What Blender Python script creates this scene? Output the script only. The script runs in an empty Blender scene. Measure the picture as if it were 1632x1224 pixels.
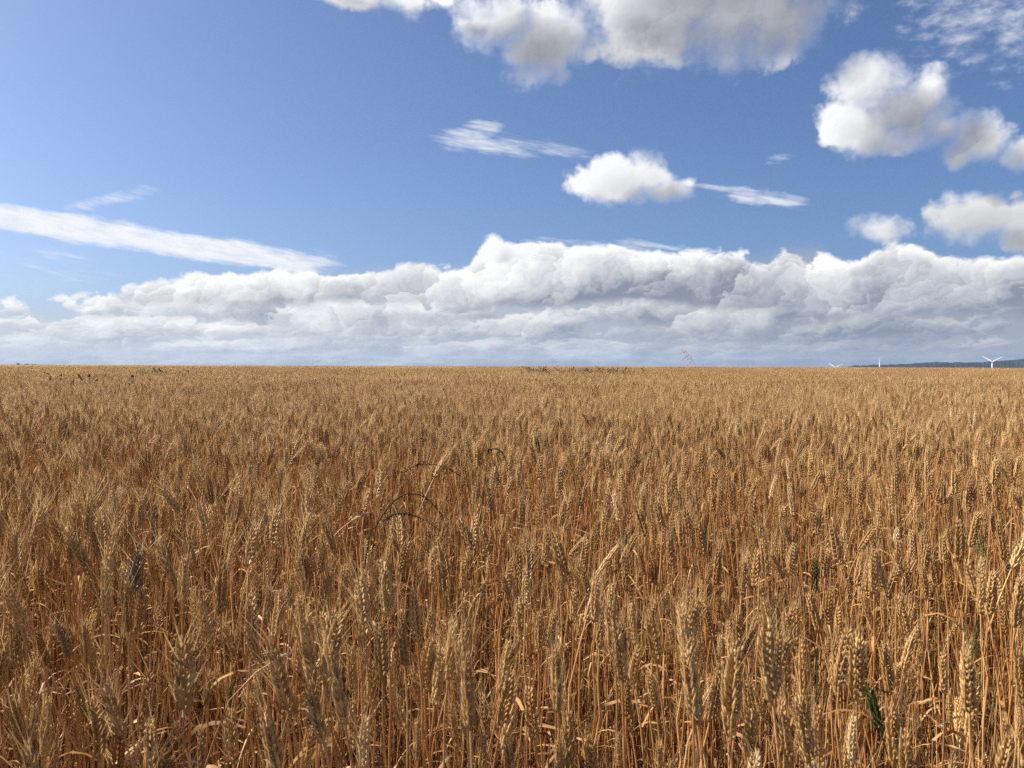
import bpy, math, random
import numpy as np
from mathutils import Vector, Matrix, Quaternion

R = math.radians
scene = bpy.context.scene
rng = np.random.default_rng(7)
random.seed(7)

# ------------------------------------------------------------------ camera
W_PX, H_PX, F_PX = 1632.0, 1224.0, 1411.0          # size and focal length of the photograph, in pixels
CAM = Vector((0.0, 0.0, 1.22))
PITCH, ROLL = 1.10, 0.15
cam_rot = Matrix.Rotation(R(90 - PITCH), 3, 'X') @ Matrix.Rotation(R(ROLL), 3, 'Z')
cd = bpy.data.cameras.new('camera')
cd.sensor_width = 36.0
cd.lens = 36.0 * F_PX / W_PX
cd.clip_start = 0.05
cd.clip_end = 60000.0
cd.dof.use_dof = True
cd.dof.focus_distance = 2.6
cd.dof.aperture_fstop = 15.0
cam = bpy.data.objects.new('camera', cd)
scene.collection.objects.link(cam)
cam.matrix_world = Matrix.Translation(CAM) @ cam_rot.to_4x4()
scene.camera = cam

def px_dir(u, v):
    """direction in the world of a point of the photograph"""
    return (cam_rot @ Vector(((u - W_PX / 2) / F_PX, -(v - H_PX / 2) / F_PX, -1.0))).normalized()
def px_az_el(u, v):
    d = px_dir(u, v)
    return math.atan2(d.x, d.y), math.asin(d.z)

# ------------------------------------------------------------------ render settings and exposure
scene.view_settings.view_transform = 'Standard'
scene.view_settings.look = 'None'
scene.view_settings.exposure = 1.08
scene.view_settings.gamma = 1.0
scene.render.engine = 'CYCLES'
scene.cycles.max_bounces = 7
scene.cycles.diffuse_bounces = 3
scene.cycles.glossy_bounces = 2
scene.cycles.transmission_bounces = 4
scene.cycles.transparent_max_bounces = 8
scene.cycles.volume_bounces = 1
scene.cycles.use_denoising = False
scene.cycles.use_adaptive_sampling = True
scene.cycles.adaptive_threshold = 0.008
scene.cycles.adaptive_min_samples = 12

# ------------------------------------------------------------------ sun
SUN_AZ, SUN_EL = R(-72), R(40)                      # to the left and a little ahead
sun_dir = Vector((math.sin(SUN_AZ) * math.cos(SUN_EL), math.cos(SUN_AZ) * math.cos(SUN_EL), math.sin(SUN_EL)))
sl = bpy.data.lights.new('sun', 'SUN')
sl.energy = 5.0
sl.angle = R(0.53)
sl.color = (1.0, 0.91, 0.78)
so = bpy.data.objects.new('sun', sl)
so.rotation_euler = sun_dir.to_track_quat('Z', 'Y').to_euler()
so.location = (0, 0, 60)
scene.collection.objects.link(so)

# ------------------------------------------------------------------ small node language
class NB:
    def __init__(self, tree):
        self.t = tree
    def new(self, typ, **kw):
        n = self.t.nodes.new(typ)
        for k, v in kw.items():
            setattr(n, k, v)
        return n
    def put(self, sock, v):
        if isinstance(v, bpy.types.NodeSocket):
            self.t.links.new(v, sock)
        elif v is not None:
            sock.default_value = v
    def m(self, op, a, b=None, c=None, clamp=False):
        n = self.new('ShaderNodeMath', operation=op, use_clamp=clamp)
        self.put(n.inputs[0], a); self.put(n.inputs[1], b); self.put(n.inputs[2], c)
        return n.outputs[0]
    def vm(self, op, a, b=None, scale=None):
        n = self.new('ShaderNodeVectorMath', operation=op)
        self.put(n.inputs[0], a); self.put(n.inputs[1], b)
        if scale is not None:
            self.put(n.inputs['Scale'], scale)
        return n.outputs['Value'] if op in ('LENGTH', 'DOT_PRODUCT', 'DISTANCE') else n.outputs['Vector']
    def xyz(self, x, y, z):
        n = self.new('ShaderNodeCombineXYZ')
        self.put(n.inputs[0], x); self.put(n.inputs[1], y); self.put(n.inputs[2], z)
        return n.outputs[0]
    def sep(self, v):
        n = self.new('ShaderNodeSeparateXYZ'); self.put(n.inputs[0], v)
        return n.outputs
    def noise(self, vec, scale, detail=4, rough=0.55, lac=2.0, dist=0.0):
        n = self.new('ShaderNodeTexNoise')
        self.put(n.inputs['Vector'], vec)
        n.inputs['Scale'].default_value = scale; n.inputs['Detail'].default_value = detail
        n.inputs['Roughness'].default_value = rough; n.inputs['Lacunarity'].default_value = lac
        n.inputs['Distortion'].default_value = dist
        return n.outputs[0]
    def noise_col(self, vec, scale, detail=3, rough=0.5):
        n = self.new('ShaderNodeTexNoise')
        self.put(n.inputs['Vector'], vec)
        n.inputs['Scale'].default_value = scale; n.inputs['Detail'].default_value = detail
        n.inputs['Roughness'].default_value = rough
        return n.outputs[1]
    def ramp(self, x, lo, hi, a=0.0, b=1.0, smooth=True):
        n = self.new('ShaderNodeMapRange', interpolation_type='SMOOTHSTEP' if smooth else 'LINEAR', clamp=True)
        self.put(n.inputs['Value'], x); self.put(n.inputs['From Min'], lo); self.put(n.inputs['From Max'], hi)
        self.put(n.inputs['To Min'], a); self.put(n.inputs['To Max'], b)
        return n.outputs[0]
    def mix(self, f, a, b, typ='RGBA', blend='MIX'):
        n = self.new('ShaderNodeMix', data_type=typ)
        if typ == 'RGBA':
            n.blend_type = blend
            i, j, o = n.inputs[6], n.inputs[7], n.outputs[2]
            a = (*a, 1.0) if isinstance(a, tuple) and len(a) == 3 else a
            b = (*b, 1.0) if isinstance(b, tuple) and len(b) == 3 else b
        else:
            i, j, o = n.inputs[2], n.inputs[3], n.outputs[0]
        self.put(n.inputs[0], f); self.put(i, a); self.put(j, b)
        return o
    def curve(self, x, pts):
        n = self.new('ShaderNodeFloatCurve')
        c = n.mapping.curves[0]
        c.points[0].location = pts[0]; c.points[1].location = pts[-1]
        for p in pts[1:-1]:
            c.points.new(*p)
        for p in c.points:
            p.handle_type = 'AUTO_CLAMPED'
        n.mapping.update()
        self.put(n.inputs['Value'], x)
        return n.outputs[0]

# ------------------------------------------------------------------ sky: clear air plus clouds with painted shading, all by direction in the world
SKY_STRENGTH = 0.056
world = bpy.data.worlds.new('World')
scene.world = world
world.use_nodes = True
world.cycles.sampling_method = 'NONE'               # an even sky: found by the bounced rays alone
wt = world.node_tree
wt.nodes.clear()
B = NB(wt)

def ellipse(cx, cy, rx, ry, rot=0.0, w=1.0):
    a0, e0 = px_az_el(cx, cy)
    a1, _ = px_az_el(cx + rx, cy); _, e1 = px_az_el(cx, cy - ry)
    return a0, e0, max(abs(a1 - a0), 1e-4), max(abs(e1 - e0), 1e-4), R(rot), w

CUMULUS = [ellipse(*e) for e in [
    # the big cloud that leaves the top of the picture
    (800, 30, 95, 62), (860, 75, 75, 70, 10), (905, 50, 70, 62), (985, 10, 90, 62), (1050, 20, 130, 108), (1170, 20, 150, 112), (1235, 22, 125, 90), (1080, -70, 180, 90), (1220, -50, 150, 90),
    (560, -12, 120, 34, -8), (650, 2, 80, 26, -8, .8), (705, 0, 50, 22, 0, .7),
    # the tall cloud and its tail, right
    (1385, 140, 72, 64), (1440, 185, 88, 66), (1352, 195, 54, 54), (1480, 150, 44, 62, -20), (1395, 215, 68, 38),
    (1555, 218, 66, 50), (1525, 245, 36, 28), (1625, 240, 46, 34), (1500, 205, 50, 30, 0, .8),
    # the small cloud in the middle
    (985, 286, 84, 42), (1035, 276, 52, 36), (1062, 300, 48, 24), (936, 296, 40, 24), (1095, 284, 30, 18, 20, .7),
    # low on the right
    (1560, 348, 98, 44), (1650, 356, 92, 42), (1402, 360, 62, 32, 0, .9), (1618, 312, 26, 14, 0, .6),
    # heads that stand out of the bank
    (786, 390, 22, 22), (800, 404, 38, 22), (825, 404, 42, 16),
]]

# shared field of the heaped clouds: height of cloud at a direction
fg = bpy.data.node_groups.new('cloud_heap', 'ShaderNodeTree')
fg.interface.new_socket('Dir', in_out='INPUT', socket_type='NodeSocketVector')
fg.interface.new_socket('Height', in_out='OUTPUT', socket_type='NodeSocketFloat')
fg.interface.new_socket('Mass', in_out='OUTPUT', socket_type='NodeSocketFloat')
fg.interface.new_socket('Relief', in_out='OUTPUT', socket_type='NodeSocketFloat')
G = NB(fg)
gi, go = G.new('NodeGroupInput'), G.new('NodeGroupOutput')
D = gi.outputs[0]
x, y, z = G.sep(D)
P = G.xyz(G.m('ARCTAN2', x, y), G.m('ARCSINE', z), 0.0)
warp = G.vm('SUBTRACT', G.noise_col(D, 16, 4, .6), (0.5, 0.5, 0.5))
Pw = G.vm('ADD', P, G.vm('MULTIPLY', warp, (0.032, 0.026, 0.0)))
S = None
for (a, e, ra, re, rot, w) in CUMULUS:
    pw = Pw if S is None else G.vm('ADD', Pw, G.xyz(G.m('MULTIPLY', S, 1e-9), 0.0, 0.0))   # one after the other: saves shader memory
    q = G.vm('MULTIPLY', G.vm('SUBTRACT', pw, (a, e, 0)), (1 / ra, 1 / re, 0))
    if rot:
        c_, s_ = math.cos(rot), math.sin(rot)
        q = G.vm('SUBTRACT', pw, (a, e, 0))
        q = G.xyz(G.vm('DOT_PRODUCT', q, (c_ / ra, s_ / ra, 0)), G.vm('DOT_PRODUCT', q, (-s_ / re, c_ / re, 0)), 0.0)
    h = G.m('SUBTRACT', w, G.vm('LENGTH', q))
    S = h if S is None else G.m('SMOOTH_MAX', S, h, 0.22)
SUN2 = (-0.62, 0.78, 0.0)                           # towards the sun, across the sky in view
def dome(N, v, scale):
    """round heaps packed side by side: their height, and how far each point is turned to the sun"""
    vo = N.new('ShaderNodeTexVoronoi', voronoi_dimensions='2D', feature='F1')
    N.put(vo.inputs['Vector'], v); vo.inputs['Scale'].default_value = scale
    o = N.vm('SCALE', N.vm('SUBTRACT', v, vo.outputs['Position']), None, scale=scale)
    return N.m('SUBTRACT', 0.55, N.vm('DOT_PRODUCT', o, o)), N.vm('DOT_PRODUCT', o, SUN2)
def domes(N, v, scale, lac=2.3):
    h, r = None, None
    for k, amp in enumerate((1.0, 0.55, 0.32)):
        hh, rr = dome(N, v if k == 0 else N.vm('ADD', v, (0.37 * k, 0.11 * k, 0)), scale * lac ** k)
        hh, rr = N.m('MULTIPLY', hh, amp), N.m('MULTIPLY', rr, amp)
        h, r = (hh, rr) if h is None else (N.m('ADD', h, hh), N.m('ADD', r, rr))
    return N.m('SUBTRACT', h, 0.55), r
ph, pr = domes(G, G.vm('ADD', P, G.vm('MULTIPLY', warp, (0.022, 0.020, 0.0))), 27)
fine = G.m('SUBTRACT', G.noise(D, 42, 5, .62), 0.5)
mass = G.m('ADD', S, G.m('MULTIPLY', ph, 0.10))
G.put(go.inputs[0], G.m('ADD', mass, G.m('ADD', G.m('MULTIPLY', ph, 0.17), G.m('MULTIPLY', fine, 0.85))))
G.put(go.inputs[1], mass)
G.put(go.inputs[2], pr)

def heap(vec):
    n = B.new('ShaderNodeGroup'); n.node_tree = fg
    B.put(n.inputs[0], vec)
    return n.outputs

tc = B.new('ShaderNodeTexCoord')
D = B.vm('NORMALIZE', tc.outputs['Generated'])
dx, dy, dz = B.sep(D)
az = B.m('ARCTAN2', dx, dy)
el = B.m('ARCSINE', dz)

sky = B.new('ShaderNodeTexSky', sky_type='NISHITA')
sky.sun_disc = False
sky.sun_elevation = SUN_EL
sky.sun_rotation = SUN_AZ
sky.altitude = 100
sky.air_density = 0.7
sky.dust_density = 2.1
sky.ozone_density = 4.0
col = sky.outputs[0]
clear = col = B.mix(1.0, col, (0.94, 1.04, 1.17), blend='MULTIPLY')

WHITE = (8.0, 8.1, 8.3)

# thin high cloud: two streaks, wisps and a mackerel patch
def streak(cx, cy, rx, ry, rot, w=1.0):
    a, e, ra, re, ro, w = ellipse(cx, cy, rx, ry, rot, w)
    c_, s_ = math.cos(ro), math.sin(ro)
    q = B.vm('SUBTRACT', Pc, (a, e, 0))
    qx = B.vm('DOT_PRODUCT', q, (c_ / ra, s_ / ra, 0)); qy = B.vm('DOT_PRODUCT', q, (-s_ / re, c_ / re, 0))
    qx = B.m('MULTIPLY', qx, qx)
    return B.m('MULTIPLY', B.m('SUBTRACT', 1.0, B.m('ADD', B.m('MULTIPLY', qx, qx), B.m('MULTIPLY', qy, qy))), w)
cw = B.vm('SUBTRACT', B.noise_col(D, 30, 4, .6), (0.5, 0.5, 0.5))
Pc = B.vm('ADD', B.xyz(az, el, 0.0), B.vm('MULTIPLY', cw, (0.02, 0.012, 0.0)))
fib = B.noise(B.vm('MULTIPLY', B.xyz(az, B.m('ADD', el, B.m('MULTIPLY', az, 0.16)), 0.0), (18.0, 120.0, 1.0)), 1.0, 6, .62)
fib2 = B.noise(B.vm('MULTIPLY', B.xyz(az, B.m('ADD', el, B.m('MULTIPLY', az, 0.16)), 3.0), (40.0, 160.0, 1.0)), 1.0, 5, .65)
thin = None
for s in [(222, 380, 352, 25, -6.0, 1.5), (178, 318, 80, 13, 17, .5), (752, 212, 50, 18, 10, .7), (770, 230, 100, 18, -8, .65), (870, 235, 100, 14, -12, .5),
          (1225, 317, 72, 16, -9, .8), (1150, 300, 70, 7, -7, .5), (1248, 250, 36, 9, 14, .35), (120, 430, 150, 30, -10, .16),
          (980, 392, 160, 12, -3, .5), (430, 405, 130, 22, -6, .5)]:
    v = streak(*s)
    thin = v if thin is None else B.m('MAXIMUM', thin, v)
thin = B.m('ADD', thin, B.m('MULTIPLY', B.m('SUBTRACT', fib, 0.5), 2.1))
thin_a = B.m('MULTIPLY', B.ramp(thin, 0.05, 1.25), B.ramp(fib2, 0.2, 0.65, 0.6, 0.97))
mack = B.m('ADD', streak(1590, 20, 190, 120, -20, .9), B.m('MULTIPLY', B.m('SUBTRACT', B.noise(B.vm('MULTIPLY', B.xyz(az, el, 0.0), (42, 76, 1)), 1.0, 4, .6), 0.62), 4.0))
mack_a = B.m('MULTIPLY', B.ramp(mack, -0.4, 2.0), 0.75)
veil = B.m('MAXIMUM', thin_a, mack_a)
col = B.mix(veil, col, WHITE)

# the bank along the horizon: rows of heaped cloud that crowd together with distance
TOP = [(-60, 508), (0, 501), (100, 489), (160, 477), (225, 448), (300, 441), (420, 432), (540, 428), (660, 418), (740, 415), (775, 392), (830, 388),
       (960, 394), (1060, 408), (1200, 402), (1290, 382), (1360, 410), (1440, 386), (1500, 412), (1560, 418), (1632, 412), (1720, 400)]
az_n = B.m('ADD', B.m('MULTIPLY', az, 0.5), 0.5)     # the part in view: -1 to 1 rad
pts = [(0.0, 0.085 / 0.2)] + [(px_az_el(u, v)[0] / 2.0 + 0.5, px_az_el(u, v)[1] / 0.2) for u, v in TOP] + [(1.0, 0.12 / 0.2)]
top0 = B.m('MULTIPLY', B.curve(az_n, pts), 0.2)
to_left = B.ramp(az, -0.55, 0.40, 1.0, 0.0, False)
col = B.mix(B.m('MULTIPLY', B.ramp(B.m('SUBTRACT', top0, el), -0.004, 0.03), 0.92), col, B.mix(to_left, (3.1, 3.45, 4.1), (5.6, 6.1, 6.6)))   # distant cloud and haze painted as a grey-blue fill behind the rows
rows = [  # mean top, lump height, base, squash, scale, dark, light, bias
    (0.0150, 0.010, -0.01, 4.5, 22, (3.4, 3.8, 4.2), (5.6, 5.9, 6.0), .30),
    (0.0310, 0.015, 0.009, 3.0, 17, (3.5, 4.0, 4.8), (7.2, 7.5, 7.7), .26),
    (0.0560, 0.022, 0.021, 2.0, 13, (2.7, 3.15, 4.0), (8.2, 8.3, 8.2), .28),
    (0.0800, 0.024, 0.037, 1.5, 11, (2.5, 2.85, 3.6), (8.4, 8.4, 8.3), .33),
    (None, 0.017, 0.058, 1.2, 10, (2.2, 2.5, 3.15), (8.8, 8.75, 8.6), .40)]
for k, (mt, lump, base, sq, sc, dark, light, bias) in enumerate(rows):
    v = B.vm('ADD', B.xyz(az, B.m('MULTIPLY', el, sq), 0.0), (0.0, 3.7 * k, 0.0))
    wv = B.vm('SUBTRACT', B.noise_col(B.vm('ADD', v, (0, 0, 1.3 * k)), sc * 1.6, 4, .6), (0.5, 0.5, 0.5))
    v = B.vm('ADD', v, B.vm('SCALE', wv, None, scale=0.85 / sc))
    n0 = B.noise(v, sc * .8, 5, .56)
    n1 = B.noise(B.vm('ADD', v, (-0.36 / sc, 0.40 / sc, 0.0)), sc * .8, 2, .5)
    dh, dr = domes(B, v, sc * 1.5)
    big = B.noise(v, sc * .34, 1)
    tt = top0 if mt is None else B.m('MINIMUM', top0, B.m('ADD', mt, B.m('MULTIPLY', B.m('SUBTRACT', big, 0.5), mt * 1.1)))
    hgt = B.m('ADD', B.m('MULTIPLY', B.m('SUBTRACT', n0, 0.47), 3.0), B.m('MULTIPLY', dh, 0.9))
    edge = B.m('ADD', B.m('DIVIDE', B.m('SUBTRACT', tt, el), lump), B.m('MULTIPLY', hgt, 0.75 if mt is None else 1.0))
    a_top = B.ramp(edge, 0.0, 0.38)
    fl = B.m('ADD', el, B.m('ADD', B.m('MULTIPLY', B.m('SUBTRACT', n0, 0.5), lump * 1.5), B.m('MULTIPLY', B.m('SUBTRACT', big, 0.5), lump * 2.6)))
    a_bot = B.ramp(fl, base, base + lump * 0.9)
    lift = B.m('DIVIDE', B.m('SUBTRACT', fl, base), (0.105 if mt is None else mt) - base + 0.4 * lump)
    tone = B.m('ADD', B.m('MULTIPLY', B.m('SUBTRACT', n0, n1), 1.5), B.m('ADD', B.m('MULTIPLY', lift, 0.34), bias - 0.20))
    tone = B.m('ADD', tone, B.m('ADD', B.m('MULTIPLY', B.m('SUBTRACT', to_left, 0.35), 0.44), B.m('MULTIPLY', dr, 0.26)))
    tone = B.m('ADD', tone, B.m('ADD', B.m('MULTIPLY', B.m('SUBTRACT', big, 0.47), 0.9), B.ramp(edge, 0.0, 1.3, 0.40, 0.0)))
    tone = B.ramp(tone, 0.0, 1.0, 0.0, 1.0, False)
    rc = B.mix(tone, dark, light)
    rc = B.vm('SCALE', rc, None, scale=B.ramp(to_left, 0.0, 0.75, (0.66, 0.70, 0.78, 0.9, 1.0)[k], 1.0, False))
    col = B.mix(B.m('MULTIPLY', a_top, a_bot) if k else a_top, col, rc)

# heaped clouds in front, sun side and shade painted into their colour
h0, m0, r0 = heap(D)
sv = tuple((sun_dir + Vector((0.0, 0.0, 0.15))).normalized() * 0.022)
sv2 = tuple((sun_dir + Vector((0.0, 0.0, 0.1))).normalized() * 0.055)
h1 = heap(B.vm('NORMALIZE', B.vm('ADD', B.vm('ADD', D, B.vm('SCALE', D, None, scale=B.m('MULTIPLY', h0, 1e-9))), sv)))[1]
h2 = heap(B.vm('NORMALIZE', B.vm('ADD', B.vm('ADD', D, B.vm('SCALE', D, None, scale=B.m('MULTIPLY', h1, 1e-9))), sv2)))[1]
tau = B.m('ADD', B.m('MULTIPLY', B.m('MAXIMUM', h1, 0.0), 0.45), B.m('MULTIPLY', B.m('MAXIMUM', h2, 0.0), 1.7))
tau = B.m('MULTIPLY', tau, B.ramp(h0, 0.0, 0.7, 0.25, 1.0))
lit = B.m('EXPONENT', B.m('MULTIPLY', tau, -1.25))
lit = B.m('ADD', lit, B.m('ADD', B.m('MULTIPLY', B.m('SUBTRACT', h0, m0), 0.07), B.m('MULTIPLY', r0, 0.055)))
hcol = B.mix(B.ramp(lit, 0.0, 1.0, 0.0, 1.0, False), (2.3, 2.4, 2.85), (8.35, 8.4, 8.5))
hcol = B.vm('SCALE', hcol, None, scale=B.m('SUBTRACT', 1.0, B.m('MULTIPLY', B.ramp(az, 0.33, 0.46, 0.0, 0.22), B.ramp(el, 0.21, 0.15))))   # low clouds on the right dimmed in colour, as if by haze
col = B.mix(B.ramp(h0, -0.03, B.ramp(B.noise(D, 11, 2), 0.38, 0.62, 0.26, 1.0)), col, hcol)

# away from the part of the sky in view the same clear sky goes on, with loose heaped cloud and the bank all round
ring = B.noise(B.vm('MULTIPLY', D, (1, 1, 1.8)), 4.2, 5, .55)
ring_l = B.noise(B.vm('MULTIPLY', B.vm('ADD', D, tuple(sun_dir * 0.05)), (1, 1, 1.8)), 4.2, 3, .55)
oc = B.mix(B.ramp(B.m('SUBTRACT', ring, ring_l), -0.08, 0.06), (4.2, 4.3, 4.7), (9.0, 9.0, 9.0))
ocol = B.mix(B.ramp(ring, 0.58, 0.68), clear, oc)
obank = B.m('ADD', B.m('SUBTRACT', 0.115, el), B.m('MULTIPLY', B.m('SUBTRACT', B.noise(D, 15, 4, .6), 0.5), 0.09))
ocol = B.mix(B.ramp(obank, 0.0, 0.03), ocol, B.mix(B.noise(B.vm('MULTIPLY', D, (1, 1, 3)), 14, 4, .6), (3.6, 3.9, 4.5), (8.2, 8.4, 8.6)))
view = B.m('MULTIPLY', B.ramp(B.m('ABSOLUTE', az), 0.72, 0.64), B.m('MULTIPLY', B.ramp(el, 0.56, 0.50), B.ramp(el, -0.02, -0.015)))
bg = B.new('ShaderNodeBackground'); bo = B.new('ShaderNodeBackground')
B.put(bg.inputs['Color'], col); B.put(bo.inputs['Color'], ocol)
bg.inputs['Strength'].default_value = SKY_STRENGTH
bo.inputs['Strength'].default_value = SKY_STRENGTH
ms = B.new('ShaderNodeMixShader')
B.put(ms.inputs[0], view)
wt.links.new(bo.outputs[0], ms.inputs[1]); wt.links.new(bg.outputs[0], ms.inputs[2])
wo = B.new('ShaderNodeOutputWorld')
wt.links.new(ms.outputs[0], wo.inputs['Surface'])

# ================================================================== helpers
COL = scene.collection
def tag(o, label=None, cat=None, group=None, kind=None):
    if label: o['label'] = label
    if cat: o['category'] = cat
    if group: o['group'] = group
    if kind: o['kind'] = kind
    return o
def empty(name, loc=(0, 0, 0)):
    o = bpy.data.objects.new(name, None)
    o.empty_display_size = 0.05
    o.location = loc
    COL.objects.link(o)
    return o
def obj(name, mesh, parent=None, matrix=None):
    o = bpy.data.objects.new(name, mesh)
    COL.objects.link(o)
    if parent is not None:
        o.parent = parent
    if matrix is not None:
        o.matrix_local = matrix
    return o

class MB:
    """collects vertices and faces of one mesh"""
    def __init__(self):
        self.v, self.f, self.mi, self.n = [], [], [], 0
    def add(self, verts, faces, mat=0):
        verts = np.asarray(verts, dtype=np.float64).reshape(-1, 3)
        self.v.append(verts)
        for f in faces:
            self.f.append(tuple(i + self.n for i in f)); self.mi.append(mat)
        self.n += len(verts)
    def tube(self, pts, radii, sides=5, mat=0, cap=True):
        pts = np.asarray(pts, float); k = len(pts)
        tan = np.gradient(pts, axis=0)
        tan /= np.linalg.norm(tan, axis=1)[:, None] + 1e-12
        ref = np.array([0.31, 0.95, 0.05]) if abs(tan[0, 1]) < 0.9 else np.array([1.0, 0.1, 0.05])
        vs = []
        for i in range(k):
            a = np.cross(tan[i], ref); a /= np.linalg.norm(a) + 1e-12
            b = np.cross(tan[i], a)
            for j in range(sides):
                t = 2 * math.pi * j / sides
                vs.append(pts[i] + radii[i] * (math.cos(t) * a + math.sin(t) * b))
        fs = []
        for i in range(k - 1):
            for j in range(sides):
                j2 = (j + 1) % sides
                fs.append((i * sides + j, i * sides + j2, (i + 1) * sides + j2, (i + 1) * sides + j))
        if cap:
            fs.append(tuple(range((k - 1) * sides, k * sides)))
        self.add(vs, fs, mat)
    def ribbon(self, pts, widths, side, mat=0):
        pts = np.asarray(pts, float); vs, fs = [], []
        side = np.asarray(side, float)
        for p, w, s in zip(pts, widths, side if side.ndim == 2 else [side] * len(pts)):
            vs += [p - s * w * 0.5, p + s * w * 0.5]
        for i in range(len(pts) - 1):
            fs.append((2 * i, 2 * i + 1, 2 * i + 3, 2 * i + 2))
        self.add(vs, fs, mat)
    def build(self, name, mats, smooth=True):
        me = bpy.data.meshes.new(name)
        me.from_pydata(np.concatenate(self.v).tolist() if self.v else [], [], self.f)
        for m in mats:
            me.materials.append(m)
        if len(mats) > 1:
            me.polygons.foreach_set('material_index', self.mi)
        if smooth:
            me.polygons.foreach_set('use_smooth', [True] * len(me.polygons))
        me.update()
        return me

# ------------------------------------------------------------------ materials
def mat_new(name):
    m = bpy.data.materials.new(name)
    m.use_nodes = True
    t = m.node_tree; t.nodes.clear()
    return m, NB(t)
def finish(N, bsdf_out):
    out = N.new('ShaderNodeOutputMaterial')
    N.t.links.new(bsdf_out, out.inputs['Surface'])
def plant_material(name, stops, rough=0.55, spec=0.35, transl=0.0, scale=60.0, speck=0.25, patch=0.0):
    """base colour runs over the stops from plant to plant, with grain along it and broad drifts across the field"""
    m, N = mat_new(name)
    oi = N.new('ShaderNodeObjectInfo')
    tco = N.new('ShaderNodeTexCoord')
    geo = N.new('ShaderNodeNewGeometry')
    n = N.noise(N.vm('MULTIPLY', tco.outputs['Object'], (1, 1, 0.35)), scale, 3, .6)
    drift = N.m('ADD', N.m('MULTIPLY', N.noise(geo.outputs['Position'], 0.55, 2, .5), 0.6), N.m('ADD', N.noise(geo.outputs['Position'], 0.09, 2, .5), -0.3))
    f = N.m('ADD', N.m('MULTIPLY', oi.outputs['Random'], 0.70), N.m('ADD', N.m('MULTIPLY', N.m('SUBTRACT', n, 0.5), 0.8), N.m('MULTIPLY', N.m('SUBTRACT', drift, 0.5), patch)))
    f = N.m('ADD', f, 0.15)
    cr = N.new('ShaderNodeValToRGB')
    els = cr.color_ramp.elements
    while len(els) < len(stops):
        els.new(0.5)
    for e, (p, c) in zip(els, stops):
        e.position = p; e.color = (*c, 1)
    N.put(cr.inputs[0], f)
    c = cr.outputs[0]
    dirt = N.noise(tco.outputs['Object'], scale * 6, 2, .5)
    c = N.mix(N.ramp(dirt, 0.55, 0.75, 0.0, speck), c, tuple(x * 0.45 for x in stops[0][1]))
    p = N.new('ShaderNodeBsdfPrincipled')
    N.put(p.inputs['Base Color'], c)
    p.inputs['Roughness'].default_value = rough
    p.inputs['Specular IOR Level'].default_value = spec
    o = p.outputs[0]
    if transl:
        tr = N.new('ShaderNodeBsdfTranslucent')
        N.put(tr.inputs['Color'], c)
        mx = N.new('ShaderNodeMixShader'); mx.inputs[0].default_value = transl
        N.t.links.new(o, mx.inputs[1]); N.t.links.new(tr.outputs[0], mx.inputs[2])
        o = mx.outputs[0]
    finish(N, o)
    return m

M_STEM = plant_material('straw_stem', [(0.0, (0.32, 0.120, 0.034)), (0.45, (0.46, 0.220, 0.073)), (1.0, (0.66, 0.43, 0.195))], .42, .5, 0.0, 40, .35, .5)
M_EAR = plant_material('ripe_ear', [(0.0, (0.29, 0.160, 0.060)), (0.5, (0.44, 0.265, 0.103)), (1.0, (0.66, 0.455, 0.20))], .48, .35, 0.0, 120, .3, .6)
M_AWN = plant_material('awn', [(0.0, (0.50, 0.32, 0.140)), (0.5, (0.63, 0.43, 0.195)), (1.0, (0.78, 0.59, 0.31))], .4, .5, 0.5, 60, .1, .7)
M_LEAF = plant_material('dry_leaf', [(0.0, (0.32, 0.16, 0.055)), (0.5, (0.50, 0.30, 0.12)), (1.0, (0.68, 0.50, 0.27))], .6, .25, 0.3, 50, .35)
M_ROT_SHADE = plant_material('withered_straw_shaded', [(0.0, (0.12, 0.055, 0.020)), (0.55, (0.22, 0.11, 0.040)), (1.0, (0.46, 0.28, 0.115))], .7, .2, 0.0, 40, .4)  # withered straw, its colour darkened for the shade between stalks
M_PALE = plant_material('pale_ear', [(0.0, (0.56, 0.40, 0.19)), (1.0, (0.72, 0.55, 0.30))], .5, .35, 0.15, 90, .2)
M_GREY = plant_material('weathered_ear', [(0.0, (0.16, 0.115, 0.068)), (0.5, (0.24, 0.18, 0.11)), (1.0, (0.32, 0.25, 0.16))], .7, .2, 0.05, 120, .4)
M_DARK = plant_material('dark_ear', [(0.0, (0.23, 0.118, 0.042)), (0.5, (0.31, 0.168, 0.060)), (1.0, (0.39, 0.225, 0.086))], .65, .2, 0.05, 120, .3)
M_GREEN = plant_material('unripe_ear', [(0.0, (0.045, 0.065, 0.018)), (0.6, (0.075, 0.10, 0.026)), (1.0, (0.17, 0.175, 0.045))], .6, .12, 0.1, 120, .25)
M_GSTEM = plant_material('unripe_stem', [(0.0, (0.045, 0.06, 0.02)), (1.0, (0.10, 0.10, 0.035))], .5, .35, 0.0, 40, .2)
M_GLEAF = plant_material('green_leaf', [(0.0, (0.05, 0.085, 0.03)), (1.0, (0.10, 0.15, 0.05))], .45, .4, 0.3, 40, .15)
M_WEED = plant_material('dark_weed', [(0.0, (0.038, 0.026, 0.011)), (1.0, (0.080, 0.055, 0.024))], .9, .03, 0.0, 80, .3)
M_THIST = plant_material('thistle_green', [(0.0, (0.055, 0.065, 0.035)), (1.0, (0.11, 0.12, 0.065))], .65, .2, 0.15, 30, .3)
M_THEAD = plant_material('thistle_head', [(0.0, (0.06, 0.04, 0.035)), (1.0, (0.13, 0.085, 0.07))], .8, .1, 0.0, 60, .3)
M_OAT = plant_material('oat_straw', [(0.0, (0.34, 0.27, 0.15)), (1.0, (0.52, 0.43, 0.26))], .55, .3, 0.3, 60, .2)

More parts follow.
